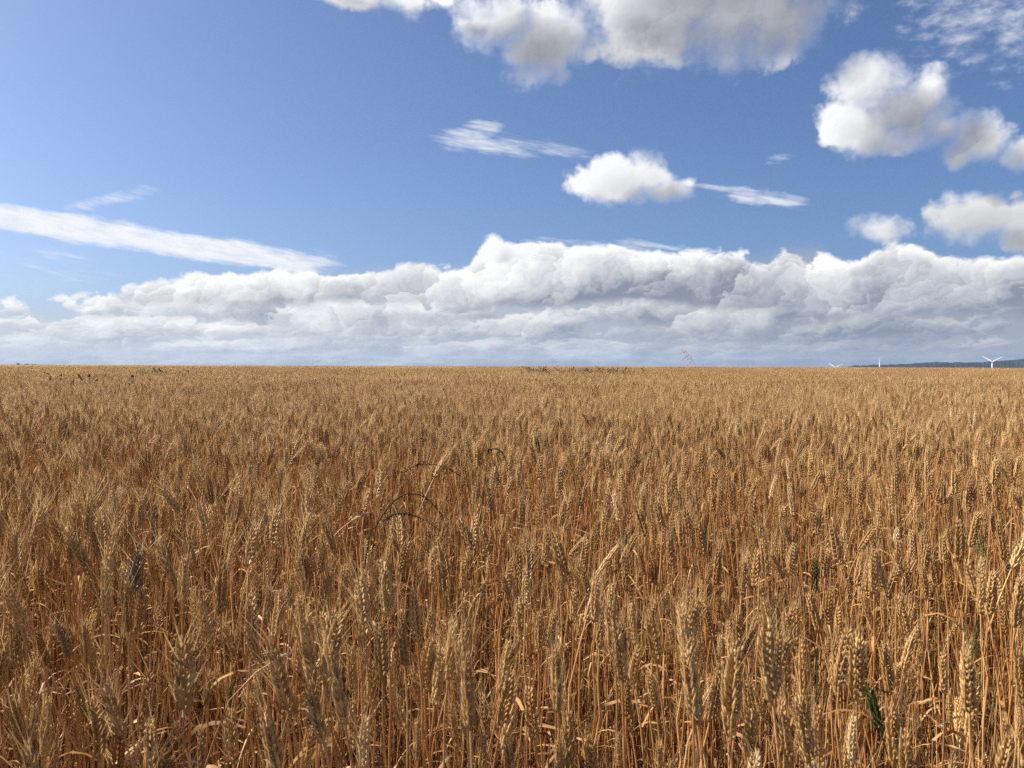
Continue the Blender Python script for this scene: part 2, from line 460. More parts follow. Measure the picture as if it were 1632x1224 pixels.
# ================================================================== terrain
CREST = 240.0
def smooth(t):
    t = np.clip(t, 0, 1)
    return t * t * (3 - 2 * t)
def ground_z(x, y):
    """the field climbs gently to a crest, then the land falls away to a wide valley"""
    x = np.asarray(x, float); y = np.asarray(y, float)
    r = np.maximum(y, 0.0)
    up = 0.36 * (1 - np.exp(-np.minimum(r, 4000) / 95.0))
    up = up + 0.02 * np.sin(x * 0.045 + 1.0) * smooth(r / 60.0) + 0.020 * np.sin(y * 0.19 + x * 0.06 + 1.5 * np.sin(x * .04)) * smooth((r - 8) / 25.0)
    up = up + 0.0009 * np.clip(-x, -160, 160) * smooth(r / 200.0)
    fall = smooth((r - CREST) / 1900.0)
    az = np.arctan2(x, np.maximum(y, 1.0))
    valley = -76.0 + 30.0 * smooth((az - 0.42) / 0.09)
    return up * (1 - fall) + valley * fall

ys = np.concatenate([np.linspace(-60, 0, 13)[:-1], np.linspace(0, 40, 41)[:-1], np.geomspace(40, 15000, 70)])
us = np.linspace(-1, 1, 81)
gv, gf = [], []
for yy in ys:
    half = 40 + abs(yy) * 1.35
    xx = us * half
    gv.append(np.c_[xx, np.full_like(xx, yy), ground_z(xx, yy)])
nu = len(us)
for i in range(len(ys) - 1):
    for j in range(nu - 1):
        gf.append((i * nu + j, i * nu + j + 1, (i + 1) * nu + j + 1, (i + 1) * nu + j))
mb = MB(); mb.add(np.concatenate(gv), gf)
m, N = mat_new('soil')
geo = N.new('ShaderNodeNewGeometry')
n1 = N.noise(geo.outputs['Position'], 9, 6, .65)
n2 = N.noise(N.vm('MULTIPLY', geo.outputs['Position'], (1, 1, 1)), 90, 3, .6)
c = N.mix(n1, (0.035, 0.020, 0.010), (0.085, 0.050, 0.024))
c = N.mix(N.ramp(n2, 0.56, 0.66), c, (0.30, 0.19, 0.085))
p = N.new('ShaderNodeBsdfPrincipled'); N.put(p.inputs['Base Color'], c); p.inputs['Roughness'].default_value = 0.95
bp = N.new('ShaderNodeBump'); bp.inputs['Distance'].default_value = 0.03; bp.inputs['Strength'].default_value = 0.8
N.put(bp.inputs['Height'], n1); N.t.links.new(bp.outputs[0], p.inputs['Normal'])
finish(N, p.outputs[0])
tag(obj('ground', mb.build('ground', [m])), 'bare brown soil with straw litter under the wheat', None, None, 'structure')

# ------------------------------------------------------------------ wooded ridge beyond the valley
def ridge():
    prof = [(1180, 588.5), (1296, 587), (1308, 585.2), (1322, 586.2), (1345, 585.2), (1362, 583.2), (1400, 581.5), (1440, 578.8), (1495, 576), (1540, 576.2), (1565, 575.4),
            (1585, 573.2), (1632, 570.5), (1700, 568), (1800, 567), (2000, 568), (2300, 575)]
    D0 = 8200.0
    az = np.array([px_az_el(u, v)[0] for u, v in prof]); el = np.array([px_az_el(u, v)[1] for u, v in prof])
    a = np.linspace(az[0], az[-1], 520)
    top = np.tan(np.interp(a, az, el)) * D0 + CAM.z
    r2 = np.random.default_rng(3)
    jag = np.convolve(r2.normal(0, 1, 560), np.ones(5) / 5, 'same')[:520] * 4.5 + np.convolve(r2.normal(0, 1, 560), np.ones(21) / 21, 'same')[:520] * 9
    top = top + jag
    depth = np.array([-1500, -1150, -800, -520, -280, -110, 0, 130, 420, 900, 1700.0])
    shape = np.array([0.0, .14, .32, .52, .74, .92, 1.0, .95, .75, .4, 0.0])
    vs, fs = [], []
    for d, s in zip(depth, shape):
        rr = (D0 + d) / np.cos(a)
        z = -82 + (top + 82) * s + (r2.normal(0, 1.8, 520) if 0 < s < 1 else 0)
        vs.append(np.c_[np.sin(a) * rr, np.cos(a) * rr, z])
    k = len(a)
    for i in range(len(depth) - 1):
        for j in range(k - 1):
            fs.append((i * k + j, i * k + j + 1, (i + 1) * k + j + 1, (i + 1) * k + j))
    q = MB(); q.add(np.concatenate(vs), fs)
    m, N = mat_new('far_woods')
    geo = N.new('ShaderNodeNewGeometry')
    n = N.noise(geo.outputs['Position'], 0.004, 6, .65)
    c = N.mix(N.ramp(n, 0.35, 0.7), (0.010, 0.017, 0.012), (0.028, 0.038, 0.022))
    p = N.new('ShaderNodeBsdfPrincipled'); N.put(p.inputs['Base Color'], c); p.inputs['Roughness'].default_value = 0.95
    p.inputs['Specular IOR Level'].default_value = 0.0
    finish(N, p.outputs[0])
    tag(obj('hills', q.build('hills', [m], smooth=False)), 'low dark blue wooded ridge beyond the valley', None, None, 'structure')
ridge()

# ================================================================== wind turbines
m, N = mat_new('turbine_white')
p = N.new('ShaderNodeBsdfPrincipled')
geo = N.new('ShaderNodeNewGeometry')
N.put(p.inputs['Base Color'], N.mix(N.noise(geo.outputs['Position'], 0.4, 3), (0.66, 0.66, 0.66), (0.72, 0.72, 0.72)))
p.inputs['Roughness'].default_value = 0.45
finish(N, p.outputs[0]); M_TURB = m
def blade_mesh(L):
    b = MB()
    st = [(0.0, 1.2, 1.2), (0.06, 1.4, 1.1), (0.18, 3.2, .75), (0.35, 2.8, .5), (0.6, 2.1, .36), (0.85, 1.4, .25), (0.97, .9, .15), (1.0, .3, .06)]
    vs, fs, s = [], [], 8
    for t, ch, th in st:
        tw = R(18) * (1 - t)
        for j in range(s):
            a = 2 * math.pi * j / s
            cx, cy = math.cos(a) * ch * 1.15 + (ch - 1) * 0.35, math.sin(a) * th * 1.15
            vs.append((cx * math.cos(tw) - cy * math.sin(tw), cx * math.sin(tw) + cy * math.cos(tw), t * L))
    for i in range(len(st) - 1):
        for j in range(s):
            fs.append((i * s + j, i * s + (j + 1) % s, (i + 1) * s + (j + 1) % s, (i + 1) * s + j))
    b.add(vs, fs)
    return b.build('blade', [M_TURB])
def turbine(hub_u, hub_v, dist, L, angles, yaw, label):
    d = px_dir(hub_u, hub_v); k = dist / d.y
    hub = CAM + d * k
    base_z = float(ground_z(hub.x, hub.y))
    root = tag(empty('wind_turbine', (hub.x, hub.y, base_z)), label, 'wind turbine', 'white wind turbines in the valley beyond the field')
    h = hub.z - base_z
    t = MB(); n = 24
    zs = np.linspace(-2, h - 1.6, n)
    ax = Matrix.Rotation(yaw, 4, 'Z')                 # rotor axis points along -Y, turned by yaw
    t.tube(np.c_[np.zeros(n), np.full(n, 0.0), zs], np.linspace(3.0, 1.7, n), 20)
    obj('tower', t.build('tower', [M_TURB]), root)
    q = MB()
    q.tube([(0, 6.5, 0), (0, 6.0, 0), (0, 2, 0), (0, -2.0, 0), (0, -3.0, 0)], [1.2, 1.7, 2.0, 1.9, 1.4], 12)
    obj('nacelle', q.build('nacelle', [M_TURB]), root, Matrix.Translation((0, 0, h)) @ ax)
    q = MB()
    q.tube([(0, -2.8, 0), (0, -4.2, 0), (0, -5.2, 0), (0, -5.9, 0)], [1.7, 1.6, 1.1, .2], 12)
    obj('hub', q.build('hub', [M_TURB]), root, Matrix.Translation((0, 0, h)) @ ax)
    bm_ = blade_mesh(L)
    for a in angles:
        obj('blade', bm_, root, Matrix.Translation((0, 0, h)) @ ax @ Matrix.Translation((0, -4.2, 0)) @ Matrix.Rotation(R(90 - a), 4, 'Y'))
turbine(1332.2, 586.0, 5100.0, 47.0, (148, 28, 268), R(-42), 'wind turbine with only two blades raised clear of the wheat')
turbine(1403.2, 586.6, 3750.0, 45.0, (90, 210, 330), R(-105), 'edge-on wind turbine with a single blade pointing straight up')
turbine(1582.0, 576.8, 4250.0, 52.0, (148, 28, 268), R(-42), 'wind turbine with its tower showing in front of the wooded ridge')

# ================================================================== wheat
def floret(b, base, axis, out, length, width, thick, mat, rings=5, sides=6):
    """one pointed husk: fat below, drawn out to a tip"""
    axis = axis / np.linalg.norm(axis)
    side = np.cross(axis, out); side /= np.linalg.norm(side)
    o2 = np.cross(side, axis)
    ts = np.linspace(0, 1, rings)
    vs, fs = [], []
    for t in ts:
        r = (math.sin(math.pi * min(1, t * 0.93 + 0.09)) ** 0.75) * (1 - 0.45 * t)
        bulge = o2 * (math.sin(math.pi * t) * thick * 0.55)
        for j in range(sides):
            a = 2 * math.pi * j / sides
            vs.append(base + axis * (t * length) + bulge + side * (math.cos(a) * width * r) + o2 * (math.sin(a) * thick * r))
    for i in range(rings - 1):
        for j in range(sides):
            fs.append((i * sides + j, i * sides + (j + 1) % sides, (i + 1) * sides + (j + 1) % sides, (i + 1) * sides + j))
    b.add(vs, fs, mat)
    return base + axis * length

def ear_layout(r, n=20, L=0.090, bend=0.06):
    """places of the spikelets up an ear: (base point, axis, outward)"""
    res = []
    for i in range(n):
        t = (i + 0.4) / n
        s = 1 if i % 2 == 0 else -1
        zc = t * L * 0.90
        xc = bend * L * t * t
        out = np.array([s * 1.0, r.normal(0, .12), 0.0])
        taper = 0.72 + 0.55 * math.sin(math.pi * min(1.0, t * 0.85 + 0.13)) ** 0.7 - 0.28 * t
        spread = 0.33 - 0.14 * t + r.normal(0, .05)
        ax = np.array([s * spread, r.normal(0, .08), 1.0])
        if i == n - 1:
            ax = np.array([0.05, 0, 1.0])
        res.append((np.array([xc + s * 0.0016, 0, zc]), ax / np.linalg.norm(ax), out, taper, t))
    return res
def spikelet(b, base, ax, out, taper, r, mat, full=True):
    """a fan of husks; returns the tips the awns grow from"""
    tips = []
    side = np.cross(ax, out); side /= np.linalg.norm(side)
    L = 0.0135 * taper
    fan = (-1, 1, 0) if full else (-1, 1)
    for k in fan:
        a2 = ax + side * (0.34 * k) + out * (0.20 if k == 0 else 0.02)
        tips.append(floret(b, base + side * (0.0017 * k) + out * (0.0012 if k == 0 else 0), a2, out + side * k * 0.6, L * (1.08 if k == 0 else 1.0) * r.uniform(.88, 1.12), 0.0027 * taper * r.uniform(.85, 1.15), 0.0022 * taper, mat, 5 if full else 4, 6 if full else 5))
    return tips
def awn(b, p, d, L, r, w, mat, segs=3):
    d = d / np.linalg.norm(d)
    q = np.cross(d, r.normal(0, 1, 3)); q /= np.linalg.norm(q)
    cur = np.cross(d, q)
    amp = r.normal(0, 0.10) * L
    ts = np.linspace(0, 1, segs + 1)
    pts = [p + d * (L * t) + cur * (amp * t * t) for t in ts]
    b.ribbon(pts, [w * (1 - 0.8 * t) for t in ts], q, mat)

def make_ear(seed, mats, joined=True, n=20, awn_len=0.043, L=0.090):
    """ear with the z axis up; returns (ear mesh or list of spikelet pieces, beard mesh)"""
    r = np.random.default_rng(seed)
    e, bd, pieces = MB(), MB(), []
    lay = ear_layout(r, n, L, r.normal(0, .07))
    e.tube([(0, 0, -0.004), (lay[n // 2][0][0], 0, L * .45), (lay[-1][0][0], 0, lay[-1][0][2])], [.0016, .0016, .0010], 5)
    for (p0, ax, out, tp, t) in lay:
        tgt = e if joined else MB()
        tips = spikelet(tgt, p0 if joined else np.zeros(3), ax, out, tp, r, 0)
        if not joined:
            pieces.append((p0, tgt.build('spikelet', mats)))
            tips = [q + p0 for q in tips]
        for q in tips:
            if r.random() < 0.38:
                d = ax * 1.0 + out * r.uniform(0.10, .55) + np.array([r.normal(0, .14), r.normal(0, .28), 0.25])
                awn(bd, q - ax * 0.001, d, awn_len * r.uniform(.6, 1.25) * (0.75 + 0.4 * t), r, 0.00055, 0)
    return (e.build('ear', mats) if joined else (e.build('ear', mats), pieces)), bd

def stem_points(b, d, r, n=11, wob=0.004):
    """from the root at the origin to the ear's base b, arriving along d"""
    b = np.array(b, float); d = np.array(d, float)
    c = b - d * (0.22 * b[2])
    c[2] = max(c[2], b[2] * .55) if d[2] > 0 else b[2] * 1.06
    ts = np.linspace(0, 1, n)
    pts = np.array([(1 - t) ** 2 * np.zeros(3) + 2 * t * (1 - t) * c + t * t * b for t in ts])
    w = r.normal(0, wob, (n, 3)); w[:, 2] = 0; w[0] = 0; w[-1] = 0; w[-2] *= .2
    return pts + w
def add_stem(b_, pts, r, mat=0, sides=5, r0=0.00165, r1=0.00105):
    n = len(pts)
    rad = np.linspace(r0, r1, n) * r.uniform(.85, 1.15)
    rad[n // 3] *= 1.35; rad[2 * n // 3] *= 1.25         # the knots
    b_.tube(pts, rad, sides, mat, cap=False)
def add_leaf(b_, p, r, mat=0, L=None, w=None):
    L = L or r.uniform(.09, .22); w = w or r.uniform(.003, .007)
    a = r.uniform(0, 2 * math.pi)
    h = np.array([math.cos(a), math.sin(a), 0]); up = np.array([0, 0, 1.0])
    k = 7; rise = r.uniform(.3, 1.4); drop = r.uniform(.6, 2.6)
    pts, sd = [], []
    s0 = np.cross(h, up)
    tw = r.normal(0, 1.6)
    for i in range(k):
        t = i / (k - 1)
        pts.append(p + h * (L * t * .75) + up * (L * (rise * t - drop * t * t) * .6))
        sd.append(s0 * math.cos(tw * t) + up * math.sin(tw * t))
    b_.ribbon(pts, [w * (0.5 + 0.6 * math.sin(math.pi * min(1, t + .2))) * (1 - t ** 3 * .95) for t in np.linspace(0, 1, k)], np.array(sd), mat)

# ---- shared ears for the stalks at the edge
RIPE = [make_ear(100 + i, [M_EAR]) for i in range(10)]
RIPE = [(e, b.build('beard', [M_AWN])) for e, b in RIPE]
def coloured(me, m):
    c = me.copy(); c.materials.clear(); c.materials.append(m); return c
EARS = {'ripe': RIPE,
        'pale': [(coloured(e, M_PALE), b) for e, b in RIPE[:3]],
        'grey': [(coloured(e, M_GREY), b) for e, b in RIPE[:3]],
        'dark': [(coloured(e, M_DARK), b) for e, b in RIPE[3:6]],
        'green': [(coloured(e, M_GREEN), coloured(b, M_GREEN)) for e, b in RIPE[6:9]]}
SPLIT = []
for i in range(5):
    (core, pcs), b = make_ear(300 + i, [M_EAR], joined=False)
    SPLIT.append((core, pcs, b.build('beard', [M_AWN])))

# ---- ears one can pick out in the photograph: tip and base (photo pixels) and look
PICK = """218 857 215 946 grey|418 1112 447 1252 ripe|184 1142 186 1244 dark|516 1138 519 1228 ripe|157 1022 174 1092 ripe|195 1003 200 1064 dark|53 1003 79 1064 dark
94 983 111 1050 grey|88 860 91 917 dark|142 890 131 956 ripe|63 897 68 946 ripe|30 910 46 966 dark|271 920 266 975 ripe|347 850 326 902 ripe|427 880 425 940 ripe|516 907 513 983 ripe
500 980 510 1028 ripe|337 970 333 1036 ripe|342 1062 326 1128 ripe|60 1112 50 1181 ripe|367 1086 367 1130 green|228 1034 228 1064 green|458 1089 473 1145 ripe|276 1146 295 1193 dark|225 1169 215 1223 ripe
473 1037 447 1047 pale|580 1130 580 1232 pale|560 1104 560 1198 ripe|714 1116 729 1191 ripe|1000 1067 998 1142 dark|1033 1062 1046 1132 ripe|840 1085 851 1181 ripe|702 983 709 1049 ripe|914 933 914 995 ripe
1003 953 1013 1029 ripe|995 875 998 946 ripe|1016 862 1026 917 ripe|1041 882 1043 933 dark|937 852 927 910 ripe|878 842 904 927 ripe|884 966 874 1036 ripe|858 966 859 1044 ripe|687 961 681 1026 ripe
573 1027 576 1087 ripe|811 1171 815 1240 ripe|891 1173 892 1240 ripe|1050 1173 1051 1240 ripe|772 1163 768 1230 ripe|666 1140 664 1214 ripe|983 1163 987 1223 ripe|798 911 813 955 ripe|591 855 583 900 ripe
777 918 765 956 ripe|649 855 636 913 ripe|1378 1082 1405 1170 green|1296 883 1298 944 green|1557 998 1552 1040 green|1371 937 1394 1010 ripe|1408 1011 1421 1105 ripe|1432 940 1445 1013 ripe|1455 1065 1450 1121 dark
1503 1032 1504 1108 ripe|1188 1072 1202 1165 ripe|1300 1109 1306 1220 ripe|1359 1133 1357 1218 pale|1120 950 1136 1020 ripe|1171 967 1180 1050 ripe|1166 910 1173 959 ripe|1225 873 1247 922 ripe|1262 859 1261 919 ripe
1317 873 1317 922 ripe|1486 879 1493 936 ripe|1506 842 1516 881 ripe|1136 1086 1114 1137 pale|1197 1186 1204 1296 pale|1623 1038 1621 1090 ripe|1624 1116 1624 1179 ripe|590 815 560 830 pale|770 832 772 868 green|1120 838 1122 878 green"""
PICK = [p.split() for p in PICK.replace('\n', '|').split('|')]

def px_of(p):
    q = cam_rot.transposed() @ (Vector(p) - CAM)
    return W_PX / 2 + F_PX * q.x / -q.z, H_PX / 2 - F_PX * q.y / -q.z
heroes = []      # root, ear base, ear dir, ear length, look
rh = np.random.default_rng(21)
for u1, v1, u0, v0, look in PICK:
    u1, v1, u0, v0 = map(float, (u1, v1, u0, v0))
    pl = math.hypot(u1 - u0, v1 - v0)
    dt = px_dir(u1, v1)
    Lw = 0.092
    dist = Lw * F_PX / pl
    drop = -dt.z / dt.y                                   # fall of the ray per metre
    want = np.clip(CAM.z - drop * dist, 0.83, 0.955 if v1 < 1000 else 0.97)
    if look == 'green' and pl < 50: want = np.clip(CAM.z - drop * dist, 0.76, 0.9)
    dist = float((CAM.z - want) / drop)
    tip = CAM + dt * (dist / dt.y)
    db = px_dir(u0, v0)
    base = CAM + db * ((dist - rh.normal(0, .012)) / db.y)
    d = (tip - base); Lr = d.length; d = d / Lr
    heroes.append((np.array(base), np.array(d), Lr, look))

# ---- the crop: jittered plant places over the part of the field that can be seen, thinner and shorter here and there
def hash_noise(x, y, s, seed):
    r = np.random.default_rng(seed); g = r.random((64, 64))
    xi, yi = x / s, y / s
    i, j = np.floor(xi).astype(int), np.floor(yi).astype(int)
    fx, fy = smooth(xi - i), smooth(yi - j)
    G_ = lambda a, b: g[a % 64, b % 64]
    return (G_(i, j) * (1 - fx) + G_(i + 1, j) * fx) * (1 - fy) + (G_(i, j + 1) * (1 - fx) + G_(i + 1, j + 1) * fx) * fy
def field_half(y):
    return 0.60 * y + 2.2
def scatter(y0, y1, step, r):
    out = []
    ny = int((y1 - y0) / step)
    for k in range(ny):
        yy = y0 + (k + .5) * step
        hw = field_half(yy)
        nx = int(2 * hw / step)
        xx = -hw + (np.arange(nx) + .5) * step
        out.append(np.c_[xx + r.uniform(-.5, .5, nx) * step, yy + r.uniform(-.5, .5, nx) * step])
    return np.concatenate(out)
EDGE = 0.80
NEAR_END = 17.0
near = scatter(EDGE, NEAR_END, 0.0500, rh)
thin = hash_noise(near[:, 0], near[:, 1], 0.45, 5) * .6 + hash_noise(near[:, 0], near[:, 1], 1.7, 6) * .4
gap = np.zeros(len(near))
for gx, gy, gr in [(-0.30, 2.25, .42), (-0.55, 2.7, .4), (0.50, 1.28, .22), (0.62, 1.65, .2), (0.22, 1.5, .16), (-1.0, 2.6, .4), (-.2, 1.45, .18), (.95, 2.0, .3)]:
    gap = np.maximum(gap, np.exp(-((near[:, 0] - gx) ** 2 + (near[:, 1] - gy) ** 2) / gr ** 2))
keep = rh.random(len(near)) < (0.62 + 0.75 * (thin - .2)) * (1 - 0.55 * gap)
near, gap = near[keep], gap[keep]
hz = 0.90 + 0.09 * (hash_noise(near[:, 0], near[:, 1], 0.8, 8) - .5) + rh.normal(0, .042, len(near)) - 0.08 * gap
low = rh.random(len(near)) < .40
hz[low] -= rh.uniform(.05, .30, low.sum())
hz = np.clip(hz, .5, .99)

hero_px = [(*px_of(b + d * L * .5), b[1]) for b, d, L, _ in heroes]
order = np.argsort(near[:, 1])
used = np.zeros(len(near), bool)
need = 300 - len(heroes)
drop_ = np.zeros(len(near), bool)
for i in order:
    x, y = near[i]
    if y > 2.4:
        break
    u, v = px_of((x, y, hz[i] - .045))
    if any(abs(u - hu) < 17 and -45 < v - hv < 62 and y < hd + .05 for hu, hv, hd in hero_px):
        drop_[i] = True; continue
    if need > 0 and -12 < u < W_PX + 12 and v < H_PX + 40:
        lean = rh.normal(0, .16) - .05; lean2 = rh.normal(0, .14)
        if rh.random() < .06:
            lean *= 2.4
        d = np.array([lean, lean2, 1.0]); d /= np.linalg.norm(d)
        L = rh.uniform(.066, .090)
        tip = np.array([x, y, float(ground_z(x, y)) + hz[i]])
        heroes.append((tip - d * L, d, L, 'ripe' if rh.random() < .95 else 'dark'))
        used[i] = True; need -= 1
near, hz = near[~(used | drop_)], hz[~(used | drop_)]

# ---- individual stalks at the near edge
GRP = 'bearded wheat stalks at the near edge of the field'
def stalk_label(look, d, k, L=.09):
    tilt = math.degrees(math.acos(max(-1, min(1, d[2]))))
    if look == 'green':
        return {'big': 'wheat stalk with a large dark green ear leaning among golden ones'}.get(k, 'wheat stalk with a small green ear still unripe among golden ones')
    if look == 'pale':
        return 'wheat stalk with a bleached pale straw ear' + (' hanging over sideways' if tilt > 50 else ' paler than its neighbours')
    if look == 'grey':
        return 'wheat stalk with a thick weathered grey ear among golden ones' if k == 'first' else 'wheat stalk with a slimmer weathered grey leaning ear'
    if look == 'dark':
        return 'wheat stalk with a dark brown bearded ear' + (' leaning over' if tilt > 14 else ' held upright')
    size = 'long slender' if L > .086 else 'short stubby' if L < .074 else 'middling'
    if tilt > 28: return 'golden wheat stalk whose ' + size + ' ripe ear bends far over'
    if tilt > 17: return 'golden wheat stalk with a ' + size + ' bearded ear leaning well aside'
    if tilt > 9: return 'golden wheat stalk with a ' + size + ' bearded ear tilted slightly'
    return 'golden wheat stalk with a ' + size + ' bearded ear held straight up'
cam_d = lambda h: h[0][1]
split_ids = set(sorted((i for i in range(len(heroes)) if heroes[i][3] == 'ripe'), key=lambda i: heroes[i][0][1] * (1 if i < 80 else 1.25))[:44])
seen = {}
for i, (b, d, L, look) in enumerate(heroes):
    r = np.random.default_rng(5000 + i)
    rx, ry = b[0] - d[0] * .14 + r.normal(0, .02), b[1] - d[1] * .14 + r.normal(0, .02)
    ry = max(ry, 0.62)
    rz = float(ground_z(rx, ry)) - 0.01
    seen[look] = seen.get(look, 0) + 1
    k = 'first' if seen[look] == 1 else ''
    if look == 'green' and L * F_PX / b[1] > 70:
        k = 'big'
    root = tag(empty('wheat_stalk', (rx, ry, rz)), stalk_label(look, d, k, L), 'wheat', GRP)
    lb = b - np.array([rx, ry, rz])
    green = look == 'green'
    pts = stem_points(lb, d, r)
    q = MB(); add_stem(q, pts, r)
    obj('stem', q.build('stem', [M_GSTEM if green else M_STEM]), root)
    for _ in range(1 + (r.random() < .35)):
        q = MB(); add_leaf(q, pts[int(r.integers(4, 8))], r)
        obj('leaf', q.build('leaf', [M_GLEAF if green and r.random() < .5 else M_LEAF]), root)
    zax = Vector(d); xax = Vector((math.cos(a := r.uniform(0, 6.28)), math.sin(a), 0))
    xax = (xax - zax * xax.dot(zax)).normalized(); yax = zax.cross(xax)
    s = L / 0.094
    wd = s * r.uniform(.82, 1.04) * (1.18 if look == 'grey' and k else 1.0)
    mtx = Matrix((xax * wd, yax * wd, zax * s)).transposed().to_4x4()
    mtx.translation = Vector(lb)
    if i in split_ids:
        core, pcs, beard = SPLIT[i % 5]
        e = obj('ear', core, root, mtx)
        for p0, me in pcs:
            obj('spikelet', me, e, Matrix.Translation(Vector(p0)))
        obj('beard', beard, e)
    else:
        em, bmh = EARS[look][int(r.integers(0, len(EARS[look])))]
        e = obj('ear', em, root, mtx)
        obj('beard', bmh, e)

# ---- the rest of the crop: one object, plants placed by geometry nodes
src = bpy.data.collections.new('wheat_sources')
names = []
def source(me):
    o = bpy.data.objects.new('wheat_source_%03d' % len(names), me)
    src.objects.link(o); names.append(o.name)
    return len(names) - 1
def merged_stalk(seed, mats, h=0.9, n=18, full=False, lean=.13):
    r = np.random.default_rng(seed)
    b_ = MB()
    L = r.uniform(.070, .090)
    d = np.array([r.normal(0, lean), r.normal(0, lean), 1.0]); d /= np.linalg.norm(d)
    tip = np.array([0, 0, h]); base = tip - d * L
    root = base - d * .14; off = np.array([root[0], root[1], 0])
    pts = stem_points(base - off, d, r, 9) + off
    add_stem(b_, pts, r, 0, 4)
    for _ in range(int(r.integers(0, 3))):
        add_leaf(b_, pts[int(r.integers(3, 7))], r, 3)
    z = d; x = np.array([math.cos(a := r.uniform(0, 6.28)), math.sin(a), 0]); x -= z * x.dot(z); x /= np.linalg.norm(x); y = np.cross(z, x)
    Rm = np.c_[x, y, z]
    e, w = MB(), MB()
    for (p0, ax, out, tp, t) in ear_layout(r, n, L, r.normal(0, .07)):
        tips = spikelet(e, p0 * [.85, .85, 1], ax * [.85, .85, 1], out, tp * .90, r, 1, full)
        for q in tips:
            if r.random() < (.30 if full else .34):
                dd = ax + out * r.uniform(0.10, .55) + np.array([r.normal(0, .14), r.normal(0, .28), .25])
                awn(w, q - ax * .001, dd, .048 * r.uniform(.6, 1.25) * (.75 + .4 * t), r, .00062, 2, 2)
    for part in (e, w):
        b_.add(np.concatenate(part.v) @ Rm.T + base, part.f, 0)
        k = len(part.f); b_.mi[-k:] = part.mi
    return b_.build('wheat_plant', mats)
mats4 = [M_STEM, M_EAR, M_AWN, M_LEAF]
fine_ids = [source(merged_stalk(700 + i, mats4, full=True, lean=.12 if i % 9 else .3)) for i in range(18)]
mid_ids = [source(merged_stalk(800 + i, mats4, n=14, lean=.12 if i % 7 else .28)) for i in range(14)]
green_ids = [source(merged_stalk(900 + i, [M_GSTEM, M_GREEN, M_GREEN, M_GLEAF], n=16)) for i in range(2)]
pale_ids = [source(merged_stalk(970 + i, [M_LEAF, M_PALE, M_AWN, M_LEAF], n=16, full=True, lean=.14)) for i in range(3)]
dark_ids = [source(merged_stalk(950 + i, [M_STEM, M_DARK, M_AWN, M_LEAF], n=16)) for i in range(3)]

def patch(seed, size, count, kind):
    """a square of crop for the middle and far field"""
    r = np.random.default_rng(seed); b_ = MB()
    for _ in range(count):
        x, y = r.uniform(-size / 2, size / 2, 2)
        h = .90 + r.normal(0, .045)
        if r.random() < .2: h -= r.uniform(.03, .15)
        d = np.array([r.normal(0, .16), r.normal(0, .16), 1.0]); d /= np.linalg.norm(d)
        L = .09; tip = np.array([x, y, h]); base = tip - d * L
        wdt = .0058 if kind == 0 else .011
        a = r.uniform(0, 6.28); s = np.array([math.cos(a), math.sin(a), 0]); s2 = np.array([-s[1], s[0], 0])
        if kind == 0:
            ring = []
            for t, w in ((0, .5), (.35, 1.0), (.75, .8), (1, .15)):
                c = base + d * L * t
                ring += [c + s * wdt * w, c + s2 * wdt * .75 * w, c - s * wdt * w, c - s2 * wdt * .75 * w]
            fs = [(i * 4 + j, i * 4 + (j + 1) % 4, (i + 1) * 4 + (j + 1) % 4, (i + 1) * 4 + j) for i in range(3) for j in range(4)]
            b_.add(ring, fs, 1 if r.random() < .78 else 4)  # dark material on some ears stands in for backlit shade
            for _k in range(5):
                p0 = base + d * L * r.uniform(.2, 1)
                e = d * .8 + np.array([r.normal(0, .3), r.normal(0, .3), .4]); e /= np.linalg.norm(e)
                o = np.cross(e, s); o /= np.linalg.norm(o) + 1e-9
                b_.add([p0 - o * .0011, p0 + o * .0011, p0 + e * .05], [(0, 1, 2)], 2)
            b_.add([base - s * .002, base + s * .002, base * [1, 1, 0] + s * .002 + [0, 0, .25], base * [1, 1, 0] - s * .002 + [0, 0, .25]], [(0, 1, 2, 3)], 0)
        else:
            top = tip + d * .03
            b_.add([base - s * wdt - [0, 0, .1], base + s * wdt - [0, 0, .1], top + s * wdt * .3, top - s * wdt * .3], [(0, 1, 2, 3)], 1)
            b_.add([base - s2 * wdt, base + s2 * wdt, top + d * .04], [(0, 1, 2)], 2)
    return b_.build('wheat_patch', mats4 + [M_DARK], smooth=(kind == 0))
patch_ids = [source(patch(1000 + i, 1.0, 230, 0)) for i in range(5)]
far_ids = [source(patch(1100 + i, 4.0, 2000, 1)) for i in range(3)]

P_, ROT, SC, IDX = [], [], [], []
n = len(near)
gz = ground_z(near[:, 0], near[:, 1])
idx = np.where(near[:, 1] < 5.5, rh.choice(fine_ids, n), rh.choice(mid_ids, n))
gpatch = hash_noise(near[:, 0] + 50, near[:, 1], 2.3, 17)
right = smooth((near[:, 0] / near[:, 1] - .25) / .2) * smooth((near[:, 1] - 8) / 3.0)
gsel = rh.random(n) < np.where(gpatch > .72, .02, .006) + right * .20 * (gpatch > .45)
idx[gsel] = rh.choice(green_ids, gsel.sum())
dsel = (~gsel) & (rh.random(n) < np.where(near[:, 1] > 2.2, .26, .08))  # more dark-coloured ears farther back, painting the shade of backlit faces
idx[dsel] = rh.choice(dark_ids, dsel.sum())
psel = (~gsel) & (~dsel) & (rh.random(n) < .05)
idx[psel] = rh.choice(pale_ids, psel.sum())
hz[gsel] -= .03
P_.append(np.c_[near, gz - .005]); SC.append(hz / .90); IDX.append(idx)
ROT.append(np.c_[rh.normal(0, .035, n), rh.normal(0, .035, n) , rh.uniform(0, 6.283, n)])
